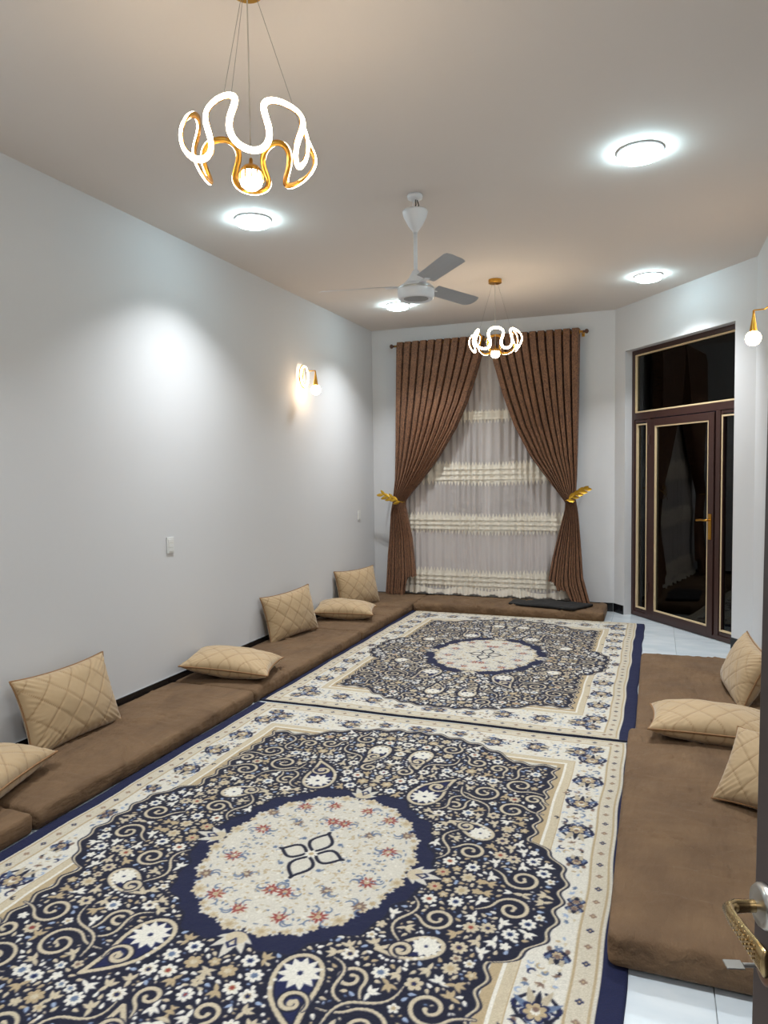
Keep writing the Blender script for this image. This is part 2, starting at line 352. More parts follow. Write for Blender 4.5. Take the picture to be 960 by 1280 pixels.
kr = link('key_rosette', lathe([(0, .006), (.018, .006), (.025, .003), (.025, 0)], 28), M['copper'], leaf2, (HU, -.0005, HZ - .085), (math.radians(90), 0, 0), True); kr['label'] = 'aged copper key rosette'
ky = link('key', box(-.009, .009, -.054, -.030, -.0012, .0012, .0008), M['wire'], leaf2, (HU, 0, HZ - .085)); ky['label'] = 'small grey key in the lock'
link('key_shaft', tomesh(tube([(HU, -.004, HZ - .085), (HU, -.03, HZ - .085)], .0032, 10, bm=bmesh.new())), M['chrome'], ky, (-HU, 0, -(HZ - .085)))
for z in (.25, 1.05, 1.85):
    link('hinge', tomesh(tube([(Ld + .002, -.004, z - .05), (Ld + .002, -.004, z + .05)], .008, 10, bm=bmesh.new())), M['chrome'], leaf2)

# ------------------------------------------------------------------ carpets
def paint_rug():
    """albedo of one quarter of the carpet (it is woven four-fold symmetric) plus pile height"""
    G = 0.004
    HX, HY = 1.264, 1.700
    nx, ny = int(round(HX / G)) + 1, int(round(HY / G)) + 1
    X, Y = np.meshgrid(np.arange(nx) * G, np.arange(ny) * G)
    C = np.zeros((ny, nx, 3)); Hh = np.ones((ny, nx))
    rnd = random.Random(11)
    def s(*c): return np.array(c, float) / 255
    NAVY = s(5, 9, 38); NAVY2 = s(9, 19, 68); CREAM = s(204, 198, 185); WHITE = s(222, 217, 205); TAN = s(178, 158, 124)
    BEIGE = s(196, 182, 156); SLATE = s(96, 112, 140); RED = s(140, 54, 48); BROWN = s(120, 96, 84); PALEB = s(150, 165, 190)
    occ = np.zeros((ny, nx), bool)
    aa = G * 0.7
    def blend(sl, d, col, h=None, mark=True):      # d: signed distance, negative inside
        a = np.clip(0.5 - d / (2 * aa), 0, 1)
        C[sl] = C[sl] * (1 - a[..., None]) + col * a[..., None]
        if h is not None: Hh[sl] = Hh[sl] * (1 - a) + h * a
        if mark: occ[sl] |= a > 0.3
    def win(cx, cy, r):
        i0 = max(0, int((cx - r) / G)); i1 = min(nx, int((cx + r) / G) + 2)
        j0 = max(0, int((cy - r) / G)); j1 = min(ny, int((cy + r) / G) + 2)
        if i0 >= i1 or j0 >= j1: return None
        return (slice(j0, j1), slice(i0, i1))
    def loc(sl, cx, cy, ang):
        x = X[sl] - cx; y = Y[sl] - cy; c, q = math.cos(ang), math.sin(ang)
        return x * c + y * q, -x * q + y * c
    def ell(cx, cy, a, b, ang, col, h=None):
        sl = win(cx, cy, max(a, b) + .01)
        if sl is None: return
        x, y = loc(sl, cx, cy, ang)
        blend(sl, (np.sqrt((x / a) ** 2 + (y / b) ** 2) - 1) * min(a, b), col, h)
    def leaf(cx, cy, L, w, ang, col):              # pointed leaf starting at cx, cy
        sl = win(cx, cy, L + .01)
        if sl is None: return
        x, y = loc(sl, cx, cy, ang); t = np.clip(x / L, 0, 1)
        prof = w * np.sqrt(np.clip(t, 0, 1)) * (1 - t) * 2.4 * 0.5
        blend(sl, np.where((x < 0) | (x > L), .02, np.abs(y) - prof), col)
    def flower(cx, cy, r, n, col, cen=None, ang=0., edge=None, deep=.35):
        sl = win(cx, cy, r * 1.3 + .01)
        if sl is None: return
        x, y = loc(sl, cx, cy, ang); th = np.arctan2(y, x); rr = np.hypot(x, y)
        prof = (1 - deep) + deep * np.abs(np.cos(n * th / 2)) ** .8
        if edge is not None: blend(sl, rr - prof * r * 1.22 - .002, edge)
        blend(sl, rr - prof * r, col)
        if cen is not None:
            blend(sl, rr - prof * r * .42, cen)
    def stroke(pts, w, col, taper=True, dots=None):
        n = len(pts)
        for k in range(n - 1):
            (x0, y0), (x1, y1) = pts[k], pts[k + 1]
            ww = w * (1 if not taper else .45 + .9 * math.sin(math.pi * (k + .5) / n) ** .7)
            cx, cy = (x0 + x1) / 2, (y0 + y1) / 2; r = math.hypot(x1 - x0, y1 - y0) / 2 + ww + .008
            sl = win(cx, cy, r)
            if sl is None: continue
            dx, dy = x1 - x0, y1 - y0; L2 = dx * dx + dy * dy + 1e-12
            t = np.clip(((X[sl] - x0) * dx + (Y[sl] - y0) * dy) / L2, 0, 1)
            blend(sl, np.hypot(X[sl] - x0 - t * dx, Y[sl] - y0 - t * dy) - ww / 2, col)
    def spiral(cx, cy, r, turns, a0, hand, w, col, tail=0.):
        P = []; N = int(26 * turns) + 6
        for k in range(N + 1):
            t = k / N; a = a0 + hand * turns * 2 * math.pi * t; q = r * (1 - t) ** .8 + .012
            P.append((cx + q * math.cos(a), cy + q * math.sin(a)))
        if tail:
            x0, y0 = P[0]; tx, ty = math.sin(a0) * hand, -math.cos(a0) * hand
            P = [(x0 + tx * tail * (1 - k / 8) + math.cos(a0) * tail * .6 * (1 - k / 8) ** 2, y0 + ty * tail * (1 - k / 8) + math.sin(a0) * tail * .6 * (1 - k / 8) ** 2) for k in range(8)] + P
        stroke(P, w + .010, NAVY); stroke(P, w, col)
        ell(P[-1][0], P[-1][1], w * .85, w * .85, 0, col)
    # ---- ground zones
    aX, aY = X, Y
    bs = 0.845 + 0.165 * np.clip(1.25 - (aY / .36) ** 2, 0, 1) ** .7 + .012 * np.cos(aY * 52)
    be = 1.215 + 0.26 * np.clip(1 - (aX / .62) ** 2, 0, 1) ** .8 + .014 * np.cos(aX * 48)
    dfield = np.maximum(aX - bs, aY - be)
    C[:] = CREAM
    full = (slice(0, ny), slice(0, nx))
    # inner guard: tan and white stripes hugging the straight field edge
    rect = np.maximum(aX - .85, aY - 1.24)
    for lo, hi, col in ((0, .035, TAN), (.035, .05, WHITE), (.05, .085, BEIGE), (.085, .092, TAN)):
        m = (rect > lo) & (rect <= hi) & (aY > .33); C[m] = col
    m = (aX > .94) & (aX < 1.10) | (aY > 1.34) & (aY < 1.60)
    C[m & (dfield > 0)] = (WHITE + CREAM) / 2
    og = np.maximum(aX - 1.095, aY - 1.60)
    C[(og > 0) & (aX < 1.18)] = BEIGE * .5 + CREAM * .5
    C[(og > .004) & (og <= .012) & (aX < 1.18)] = TAN
    C[(og > .070) & (og <= .077) & (aX < 1.175)] = TAN
    # navy field
    blend(full, dfield - .012, NAVY, None, False)
    blend(full, dfield - .004, BEIGE, None, False)
    blend(full, dfield + .006, NAVY, None, False)
    inf = dfield < -.02
    # field colour varies a little between dyed lots
    # ---- medallion
    th = np.arctan2(aY / .51, aX / .405); em = np.sqrt((aX / .405) ** 2 + (aY / .51) ** 2)
    jag = 1 +   .05 * np.abs(np.sin(th * 10)) + .03 * np.abs(np.sin(th * 23 + 1)) - .02
    dmed = (em - jag) * .44
    dring = (em - 1.215 - .035 * np.sin(th * 12) - .02 * np.sin(th * 29)) * .44
    ringm = dring < 0
    blend(full, dring, NAVY2 * .82, .8, False)
    occ |= ringm
    blend(full, dmed - .006, TAN, None, False)
    blend(full, dmed, CREAM * 1.01, 1.0, False)
    # fringe of half flowers round the medallion rim
    for k in range(15):
        a = (k + .5) / 15 * math.pi / 2
        cx, cy = .415 * math.cos(a), .522 * math.sin(a)
        flower(cx, cy, .020 + .014 * (k % 3 == 1) , 6, BEIGE if k % 2 else CREAM, TAN, a, None, .5)
        stroke([(.385 * math.cos(a + d), .486 * math.sin(a + d) ) for d in (-.03, -.01, .01)], .004, SLATE) if k % 3 else None
    # pendants on the cross axis and on the long axis
    for ang, dist in ((0, .44), (math.pi / 2, .555)):
        ux, uy = math.cos(ang), math.sin(ang)
        for da, L, w in ((-1.15, .075, .03), (-.62, .105, .04), (0, .125, .052), (.62, .105, .04), (1.15, .075, .03)):
            leaf(ux * dist, uy * dist, L, w, ang + da, CREAM)
        ell(ux * (dist + .015), uy * (dist + .015), .032, .04, ang, BEIGE)
        stroke([(ux * (dist + .02 + .03 * k) + uy * .018 * math.sin(k * 2), uy * (dist + .02 + .03 * k) + ux * .018 * math.sin(k * 2)) for k in range(3)], .007, NAVY2)
        flower(ux * (dist + .145), uy * (dist + .145), .022, 5, TAN, BEIGE, ang)
    # red and slate flowers inside the medallion
    for cx, cy, r in ((.30, .12, .032), (.33, .27, .026), (.215, .375, .032), (.085, .425, .028), (.03, .28, .030), (.175, .22, .022)):
        for q in range(9):
            a = q * 2 * math.pi / 9; leaf(cx + r * .3 * math.cos(a), cy + r * .3 * math.sin(a), r, .012, a, RED if r > .027 else BROWN)
        ell(cx, cy, r * .3, r * .3, 0, TAN)
        for q in range(4):
            a = rnd.uniform(0, 6.28); bx, by = cx + 1.5 * r * math.cos(a), cy + 1.5 * r * math.sin(a)
            spiral_c = [(bx + .018 * math.cos(a + t), by + .018 * math.sin(a + t)) for t in np.linspace(0, 3.4, 8)]
            stroke(spiral_c, .0042, SLATE)
    for k in range(230):
        a = rnd.uniform(0, math.pi / 2); q = math.sqrt(rnd.uniform(.08, .86)); cx, cy = .40 * q * math.cos(a), .50 * q * math.sin(a)
        leaf(cx, cy, .018, .009, rnd.uniform(0, 6.3), rnd.choice([BEIGE * .95, SLATE, TAN, WHITE, BEIGE]))
    # navy quatrefoil in the heart: four pointed hollow petals
    for ang, d0, L in ((0, .0, .125), (math.pi / 2, .0, .165)):
        ux, uy = math.cos(ang), math.sin(ang)
        P = []
        for k in range(21):
            t = k / 20; w = .055 * math.sin(math.pi * min(1, t * 1.08)) * (1 - .25 * t)
            P.append((ux * (.02 + t * L) + uy * w, uy * (.02 + t * L) + ux * w))
        stroke(P, .013, NAVY, False)
        Q = [(ux * (.02 + k / 20 * L) - uy * (P[k][0] * uy), uy * (.02 + k / 20 * L) - ux * (P[k][1] * ux)) for k in range(21)]
        stroke([(ux * p[0] - uy * (p[0]), uy * p[1] - ux * p[1]) if False else ((p[0], -p[1]) if ang == 0 else (-p[0], p[1])) for p in P], .013, NAVY, False)
        flower(ux * (L + .045), uy * (L + .045), .011, 5, SLATE)
    flower(0, 0, .03, 8, WHITE, TAN)
    flower(.085, .105, .012, 5, SLATE)
    # ---- big paisleys
    def paisley(cx, cy, sc, ang, hand):
        def T(x, y):
            y *= hand; c, q = math.cos(ang), math.sin(ang)
            return cx + sc * (x * c - y * q), cy + sc * (x * q + y * c)
        out = []
        for k in range(49):
            t = k / 48 * 2 * math.pi
            x = math.cos(t); w = .62 * math.sin(t) * math.sin(t / 2) ** 1.1
            out.append(T(-x * 1.0 + .0, w + .38 * max(0, x - .1) ** 1.6))
        poly = out
        # fill
        xs = [p[0] for p in poly]; ys = [p[1] for p in poly]
        sl = win((min(xs) + max(xs)) / 2, (min(ys) + max(ys)) / 2, max(max(xs) - min(xs), max(ys) - min(ys)) / 2 + .01)
        if sl is not None:
            px, py = X[sl], Y[sl]; ins = np.zeros(px.shape, bool)
            for k in range(len(poly)):
                x0, y0 = poly[k - 1]; x1, y1 = poly[k]
                cond = ((y0 > py) != (y1 > py)) & (px < (x1 - x0) * (py - y0) / (y1 - y0 + 1e-12) + x0)
                ins ^= cond
            C[sl][ins] = NAVY2; occ[sl] |= ins
        stroke(out, .028, NAVY, False); stroke(out, .016, BEIGE, False)
        fx, fy = T(.48, 0.02)
        for q in range(11):
            a = q * 2 * math.pi / 11; leaf(fx + .01 * math.cos(a), fy + .01 * math.sin(a), sc * .40, .034, a, WHITE)
        flower(fx, fy, sc * .15, 6, WHITE, NAVY2)
        x1, y1 = T(-.28, .08); spiral(x1, y1, sc * .24, 1.2, ang + 2.2, -hand, .011, BEIGE)
        ell(*T(-.3, .06), sc * .10, sc * .07, ang, BEIGE)
        for k in range(12):
            ell(*T(.86 * math.cos(k * .27 + .1) - .1, -.44 * math.sin(k * .27 + .1)), .007, .007, 0, WHITE)
    paisley(.30, .735, .165, -1.75, 1)
    paisley(.585, .43, .11, -.6, -1)
    paisley(.12, 1.08, .12, 1.5, -1)
    # ---- scrolling stems
    spec = [(.56, .80, .085, 1.4, 3.9, 1, .09), (.47, .975, .06, 1.3, 1.2, -1, .07), (.71, .93, .075, 1.3, 5.2, -1, .08), (.70, 1.10, .05, 1.2, 2, 1, .06),
            (.30, 1.08, .06, 1.3, 5.6, 1, .07), (.72, .66, .07, 1.3, .6, 1, .08), (.62, .24, .06, 1.4, 2.6, -1, .07), (.74, .37, .055, 1.2, 5, 1, .07),
            (.86, .10, .07, 1.3, 3.4, 1, .07), (.88, .26, .045, 1.2, 1, -1, .05), (.45, .62, .05, 1.3, .3, -1, .06), (.09, .74, .05, 1.2, 4.2, 1, .06),
            (.44, 1.14, .05, 1.2, 3, 1, .06), (.26, 1.27, .06, 1.3, .8, -1, .07), (.06, 1.32, .05, 1.2, 2.2, 1, .05), (.56, 1.10, .045, 1.2, 5.8, 1, .05),
            (.70, .52, .045, 1.2, 3.3, -1, .05), (.80, .80, .04, 1.2, .1, 1, .04), (.40, 1.30, .045, 1.2, 4.0, -1, .05), (.10, .90, .04, 1.1, 1, -1, .05)]
    for a in (spec[k] for k in (0, 2, 5, 6, 8, 10, 12, 13, 15, 17, 19)): spiral(a[0], a[1], a[2] * .8, a[3], a[4], a[5], .0105, BEIGE, a[6])
    def snake(p0, ang, L, curl, w, col):
        P = [p0]; a = ang
        for k in range(16):
            a += curl * math.sin(k / 15 * 2 * math.pi) ; P.append((P[-1][0] + L / 16 * math.cos(a), P[-1][1] + L / 16 * math.sin(a)))
        stroke(P, w + .009, NAVY); stroke(P, w, col)
    for k_, (x, y, a, L, c) in enumerate(((.50, .14, .8, .30, .30), (.46, .36, 1.2, .34, -.28), (.36, .55, .3, .26, .3), (.17, .62, .2, .30, -.25), (.62, .60, 1.7, .32, .25),
                            (.40, .90, 1.3, .30, .28), (.18, .95, 1.6, .30, -.3), (.80, .45, 1.8, .30, .25), (.62, .97, .4, .28, .3), (.05, 1.20, .5, .30, -.3))):
        if k_ % 2 == 0: snake((x, y), a, L, c, .008, BEIGE)
    # ---- filler flowers, buds and leaves on whatever navy is left
    def free(cx, cy, r, lim=.12):
        if cx < 0 or cy < 0: return False
        sl = win(cx, cy, r)
        if sl is None: return False
        return inf[sl].all() and occ[sl].mean() < lim
    big = [(WHITE, TAN), (BEIGE, TAN), (BEIGE, BROWN), (WHITE, SLATE), (TAN, BEIGE)]
    for n, rr, fn in ((500, .036, 0), (2200, .022, 1), (12000, .0125, 2), (14000, .008, 3)):
        for _ in range(n):
            cx, cy = rnd.uniform(-.01, 1.03), rnd.uniform(-.01, 1.47)
            if not free(max(cx, 0), max(cy, 0), rr, .07 if fn < 2 else .12): continue
            a = rnd.uniform(0, 6.28)
            if fn == 0:
                c, k = rnd.choice(big); flower(cx, cy, rr * .88, rnd.choice((6, 7, 8)), c, k, a)
                if rnd.random() < .5: flower(cx, cy, rr * .25, 5, RED if rnd.random() < .35 else NAVY2, None, a)
            elif fn == 1:
                c, k = rnd.choice(big)
                if rnd.random() < .32: flower(cx, cy, rr * .95, 5, c, k if rnd.random() < .7 else None, a, None, .45)
                else:
                    for d in (-.85, 0, .7, 2.6): leaf(cx - .012 * math.cos(a), cy - .012 * math.sin(a), rr * 1.7, .018, a + d, c)
            elif fn == 2:
                c = rnd.choice((WHITE, BEIGE, TAN, BEIGE, WHITE, PALEB))
                leaf(cx - .5 * rr * math.cos(a), cy - .5 * rr * math.sin(a), rr * 2.1, .016, a, c)
            else:
                c = rnd.choice((WHITE, BEIGE, SLATE, PALEB, TAN)); ell(cx, cy, rr * .75, rr * .5, a, c)
    # ---- border palmettes
    def palmette(cx, cy, ang, sc):
        c, q = math.cos(ang), math.sin(ang)
        def T(x, y): return cx + sc * (x * c - y * q), cy + sc * (x * q + y * c)
        for sgn in (1, -1):
            stroke([T(-.30 + .09 * k, sgn * (.10 + .26 * math.sin(k / 8 * math.pi))) for k in range(9)], .010 * sc / .2, NAVY)
            stroke([T(.10 + .09 * math.cos(t), sgn * (.30 + .09 * math.sin(t))) for t in np.linspace(0, 4.6, 9)], .007, NAVY2)
            stroke([T(-.48 + .04 * k, sgn * (.05 + .06 * math.sin(k * 1.3))) for k in range(7)], .006, SLATE)
            leaf(*T(.0, sgn * .08), sc * .42, .026, ang + sgn * .9, SLATE); leaf(*T(-.1, sgn * .06), sc * .34, .02, ang + sgn * 2.0, NAVY)
            leaf(*T(.05, sgn * .04), sc * .5, .03, ang + sgn * .35, BEIGE * .93)
            ell(*T(-.30, sgn * .30), .012, .008, ang, BROWN)
        flower(*T(-.02, 0), sc * .20, 7, TAN, WHITE, ang, NAVY2)
        leaf(*T(.16, 0), sc * .30, .02, ang, NAVY); ell(*T(.03, 0), .010, .010, 0, BROWN)
    for k, y in enumerate((.02, .30, .565, .83, 1.10, 1.37)):
        if k == 0: palmette(1.068, y, math.pi / 2, .07)
        else: palmette(1.02 if k != 1 else 1.045, y, (math.pi / 2) * (1 if k % 2 else -1), .185 if k > 1 else .10)
    for k, x in enumerate((.0, .20, .42, .66, .90)):
        palmette(x + .04, 1.525 if k < 2 else 1.47, 0 if k % 2 else math.pi, .10 if k < 2 else .165)
    palmette(1.02, 1.53, math.pi / 4, .12)
    for _ in range(2600):                          # little sprigs on the cream ground of the border
        cx, cy = rnd.uniform(.0, 1.085), rnd.uniform(.0, 1.59)
        sl = win(cx, cy, .013)
        if sl is None or occ[sl].any() or (dfield[sl] < .03).any() or ((rect[sl] < .095).any() and cy > .33): continue
        a = rnd.uniform(0, 6.28); leaf(cx - .01 * math.cos(a), cy - .01 * math.sin(a), .022, .011, a, rnd.choice((BEIGE, BEIGE, TAN, PALEB, NAVY2, SLATE, BEIGE)))
    for _ in range(620):                          # wiry tendrils and buds between the palmettes
        if rnd.random() < .62: cx, cy = 1.015 + rnd.gauss(0, .035), rnd.uniform(0, 1.55)
        else: cx, cy = rnd.uniform(0, 1.02), 1.50 + rnd.gauss(0, .035)
        sl = win(cx, cy, .022)
        if sl is None or (dfield[sl] < .012).any() or (og[sl] > -.006).any() or occ[sl].mean() > .18: continue
        a = rnd.uniform(0, 6.28); q = rnd.uniform(.008, .017); c = rnd.choice((NAVY2, SLATE, NAVY, BROWN, SLATE, TAN, PALEB))
        if rnd.random() < .5: stroke([(cx + q * math.cos(a + t), cy + q * math.sin(a + t)) for t in np.linspace(0, 3.6, 7)], .0048, c)
        else:
            for d in (-.9, 0, .9): leaf(cx, cy, q * 1.4, .010, a + d, c)
    # outer guard diamonds
    for k in range(19):
        y = .045 + k * .088; flower(1.136, y, .013, 4, NAVY2 if k % 2 else BROWN * 1.1, TAN, 0, None, .5)
    for k in range(13):
        x = .045 + k * .088; flower(x, 1.640, .013, 4, NAVY2 if k % 2 else BROWN * 1.1, TAN, 0, None, .5)
    # plain navy binding: wide along the sides, a narrow roll at the ends
    C[X > 1.184] = NAVY2 * .9; Hh[X > 1.184] = .55
    C[Y > 1.688] = NAVY * .9
    Hh -= .25 * (C.mean(axis=2) < .3)            # navy pile is carved slightly lower
    return X, Y, np.clip(C, 0, 1), Hh, G

def make_rug():
    X, Y, C, Hh, G = paint_rug()
    mir = lambda A: np.concatenate([A[::-1], A[1:]], 0)
    def full(A): A = mir(A); return np.concatenate([A[:, ::-1], A[:, 1:]], 1)
    C = full(C); Hh = full(Hh); ny, nx = Hh.shape
    xs = (np.arange(nx) - (nx - 1) / 2) * G; ys = (np.arange(ny) - (ny - 1) / 2) * G
    XX, YY = np.meshgrid(xs, ys); rs = np.random.RandomState(3)
    Z = .008 + .004 * Hh + .0016 * fbm(XX, YY, 5, 6., 3) + .0011 * rs.rand(ny, nx)
    wob = .004 * np.sin(YY * 5.1 + 1) + .003 * np.sin(YY * 13); wob2 = .004 * np.sin(XX * 6.3)
    P = np.stack([XX + wob * (np.abs(XX) / 1.2), YY + wob2 * (np.abs(YY) / 1.6), Z], -1)
    P[0, :, 2] = P[-1, :, 2] = P[:, 0, 2] = P[:, -1, 2] = .001
    for s_ in (1, -2): P[s_, :, 2] *= .75; P[:, s_, 2] *= .75
    C = np.clip(C * (1 + .10 * (rs.rand(ny, nx, 1) - .5)), 0, 1)
    me = grid_mesh(P, 'carpet'); add_color(me, C.reshape(-1, 3)); return me
M['rug'] = mat('carpet_pile', (1, 1, 1, 1), .92, 0, Sheen_Weight=.0)
_a = N(M['rug'], 'ShaderNodeVertexColor', layer_name='Col')
_tc = N(M['rug'], 'ShaderNodeTexCoord'); _nz = N(M['rug'], 'ShaderNodeTexNoise'); _nz.inputs['Scale'].default_value = 420; _nz.inputs['Detail'].default_value = 2
_mr = N(M['rug'], 'ShaderNodeMapRange'); _mr.inputs[3].default_value = .62; _mr.inputs[4].default_value = .96
_mx = N(M['rug'], 'ShaderNodeMixRGB', blend_type='MULTIPLY'); _mx.inputs[0].default_value = 1
L(M['rug'], _tc.outputs['Object'], _nz.inputs[0]); L(M['rug'], _nz.outputs[0], _mr.inputs[0]); L(M['rug'], _a.outputs[0], _mx.inputs[1]); L(M['rug'], _mr.outputs[0], _mx.inputs[2])
L(M['rug'], _mx.outputs[0], M['rug'].node_tree.nodes['Principled BSDF'].inputs['Base Color']); bump(M['rug'], 300, .5, .003)
rug = link('carpet', make_rug(), M['rug'], None, (-1.334, 2.605, .0005), (0, 0, 0))
tag(rug, 'navy and cream medallion carpet nearest the camera', 'carpet', 'two matching carpets')
r2 = rug.copy(); COL.objects.link(r2); r2.location = (-1.365, 6.035, .0008); r2.rotation_euler = (0, 0, math.radians(-.25))
tag(r2, 'navy and cream medallion carpet at the far end by the curtains', 'carpet', 'two matching carpets')

# ------------------------------------------------------------------ floor mattresses
def mattress(x0, x1, y0, y1, th, label, seed, z0=.0, group='brown floor mattresses', gather=1., rot=0.):
    sx, sy = x1 - x0, y1 - y0; V, F, n = round_box(sx, sy, th, .028, .016)
    x, y, z = V.T; rs = np.random.RandomState(seed); top = np.clip(n[:, 2], 0, 1); side = 1 - np.abs(n[:, 2])
    D = .006 * fbm(x, y, seed, .9, 3) * top
    along_y = sy > sx
    for k in range(34):                               # soft creases pulled out from the edges
        cx, cy = rs.uniform(-.5, .5) * sx, rs.uniform(-.5, .5) * sy
        th_ = rs.normal(0, .35) + (0 if along_y else math.pi / 2); ln = rs.uniform(.10, .38); wd = rs.uniform(.006, .013)
        a = (x - cx) * math.cos(th_) + (y - cy) * math.sin(th_); b = -(x - cx) * math.sin(th_) + (y - cy) * math.cos(th_) + .025 * np.sin(a * rs.uniform(6, 14) + k)
        D += rs.uniform(.006, .014) * np.exp(-(a / ln) ** 4) * (np.exp(-(b / wd) ** 2) - .8 * np.exp(-((b - 1.7 * wd) / wd) ** 2)) * top
    t = np.where(np.abs(n[:, 0]) > np.abs(n[:, 1]), y, x)
    D += gather * .0022 * side * np.sin(t * 150 + 3 * np.sin(t * 31) + z * 25) * (.5 + .5 * fbm(t, z, seed + 9, 2, 2))
    V = V + n * D[:, None]
    crown = .010 * (1 - (2 * x / sx) ** 4) * (1 - (2 * y / sy) ** 8) * np.clip(z / th, 0, 1); V[:, 2] += crown
    V[:, 2] = np.maximum(V[:, 2], 0)
    me = np_mesh(V, F, 'mattress'); o = link('floor_mattress', me, M['brown'], None, ((x0 + x1) / 2, (y0 + y1) / 2, z0), (0, 0, rot))
    pts = [(sx / 2 - .006, -sy / 2 + .03, .012), (sx / 2 - .006, sy / 2 - .03, .012)]
    return tag(o, label, 'mattress', group)
LX0, LX1 = XL + .016, -2.593
mattress(LX0, LX1, .50, 2.372, .100, 'long brown wall mattress under the pillow cut by the picture edge', 1, 0, gather=2., rot=.004)
mattress(LX0, LX1, 2.382, 4.262, .100, 'long brown wall mattress carrying the large leaning pillow nearest the camera', 2, 0, gather=2.)
mattress(LX0, LX1, 4.272, 6.192, .100, 'long brown wall mattress carrying the second leaning pillow from the camera', 3, 0, gather=2.)
mattress(LX0, LX1, 6.202, 8.335, .100, 'long brown wall mattress reaching the curtain corner', 4, 0, gather=.6)
mattress(-2.588, -.49, 7.705, 8.30, .100, 'brown mattress laid across under the curtains', 5, .002, gather=.3)
mattress(-.100, XR - .03, 4.275, 6.14, .105, 'wide brown mattress in front of the glazed door', 6, 0, gather=.3)
mattress(-.135, XR - .03, 2.300, 4.262, .110, 'wide brown mattress nearest the open entrance door', 7, .0135, gather=.3)

# ------------------------------------------------------------------ pillows
def pillow_mesh(w, h, t, seed):
    n0, n1 = 84, 60; u, v = np.meshgrid(np.linspace(-1, 1, n0), np.linspace(-1, 1, n1))
    rs = np.random.RandomState(seed)
    ex_ = 1 - .085 * (1 - np.abs(v) ** 2.2) * (np.abs(u) ** 3); ey_ = 1 - .10 * (1 - np.abs(u) ** 2.2) * (np.abs(v) ** 3)
    X = u * w / 2 * ex_; Y = v * h / 2 * ey_
    prof = (np.clip(1 - u ** 2, 0, 1) ** .45) * (np.clip(1 - v ** 2, 0, 1) ** .45)
    Z0 = t / 2 * prof * (1 + .10 * fbm(u, v, seed, .5, 2))
    s = .150; a = ((X + Y * 1.0) / s) % 1; b = ((X - Y * 1.0) / s) % 1
    da = np.minimum(a, 1 - a) * s / 1.414; db = np.minimum(b, 1 - b) * s / 1.414; d = np.minimum(da, db)
    gro = np.exp(-(d / .0045) ** 2)
    edge = np.maximum(np.abs(u), np.abs(v)); puck = np.clip((edge - .55) / .45, 0, 1) ** 2 * (1 - edge ** 14)
    cor = np.abs(u * v) ** 1.5
    wr = .0035 * puck * np.sin(np.arctan2(v, u) * 46 + 2 * np.sin(u * 7 + seed)) + .006 * cor * np.sin((np.abs(u) - np.abs(v)) * 40 + seed)*(1-edge**12)
    rnd_ = .004 * fbm(u, v, seed + 4, 1.3, 3) * prof
    Zt = Z0 - .0045 * gro * prof ** .5 + wr + rnd_
    Zb = -Z0 + .0045 * gro * prof ** .5 - wr * .8 - rnd_
    P = np.concatenate([np.stack([X, Y, Zt], -1).reshape(-1, 3), np.stack([X, Y, Zb], -1).reshape(-1, 3)]); N_ = n0 * n1
    idx = np.arange(N_).reshape(n1, n0)
    Ft = np.stack([idx[:-1, :-1], idx[:-1, 1:], idx[1:, 1:], idx[1:, :-1]], -1).reshape(-1, 4); Fb = Ft[:, ::-1] + N_
    bd = np.zeros((n1, n0), bool); bd[0] = bd[-1] = True; bd[:, 0] = bd[:, -1] = True; bd = bd.ravel()
    Fb = np.where(bd[np.clip(Fb - N_, 0, N_ - 1)], Fb - N_, Fb)
    me = np_mesh(P, np.concatenate([Ft, Fb]), 'pillow')
    base = np.array([170, 144, 108]) / 255; st = np.array([128, 98, 62]) / 255
    k = np.clip(np.exp(-(d / .0030) ** 2) * 1.0, 0, 1).ravel()[:, None]; c = base * (1 - .75 * k) + st * .75 * k
    add_color(me, np.concatenate([c, c])[:len(me.vertices)])
    loop = [(X[0, i], Y[0, i], 0) for i in range(0, n0, 2)] + [(X[j, -1], Y[j, -1], 0) for j in range(1, n1, 2)] + [(X[-1, i], Y[-1, i], 0) for i in range(n0 - 2, -1, -2)] + [(X[j, 0], Y[j, 0], 0) for j in range(n1 - 2, 0, -2)]
    return me, loop
_pc = N(M['pillow'], 'ShaderNodeVertexColor', layer_name='Col'); L(M['pillow'], _pc.outputs[0], M['pillow'].node_tree.nodes['Principled BSDF'].inputs['Base Color']); bump(M['pillow'], 500, .25, .001)
PIL = []
for k in range(3):
    me, lp = pillow_mesh(  .66, .44, .195, 21 + k * 7); me.materials.append(M['pillow']); pm = tube(lp, .0055, 6, True); pm.materials.append(M['pipe'])
    pm.polygons.foreach_set('use_smooth', [True] * len(pm.polygons)); PIL.append((me, pm))
def pillow(loc, yaxis, zaxis, label, k=0, sc=(1, 1, 1)):
    """yaxis: where the pillow's short side points, zaxis: where its face looks"""
    z = Vector(zaxis).normalized(); y = Vector(yaxis); y = (y - z * y.dot(z)).normalized(); x = y.cross(z)
    me, pm = PIL[k]; o = bpy.data.objects.new('pillow', me); COL.objects.link(o)
    mw = Matrix((x, y, z)).transposed().to_4x4(); mw.translation = Vector(loc); o.matrix_world = mw @ Matrix.Diagonal((*sc, 1))
    p = bpy.data.objects.new('piping', pm); COL.objects.link(p); p.parent = o; p['label'] = 'brown corded piping'
    return tag(o, label, 'pillow', 'quilted beige pillows')
rad = math.radians
pillow((-3.150, 3.155, .298), (-.30, 0, 1), (1, -.05, .32), 'quilted beige pillow leaning on the long wall nearest the camera', 0)
pillow((-2.98, 2.39, .200), (.96, .27, 0), (.05, 0, 1), 'flat quilted beige pillow cut by the picture edge', 1)
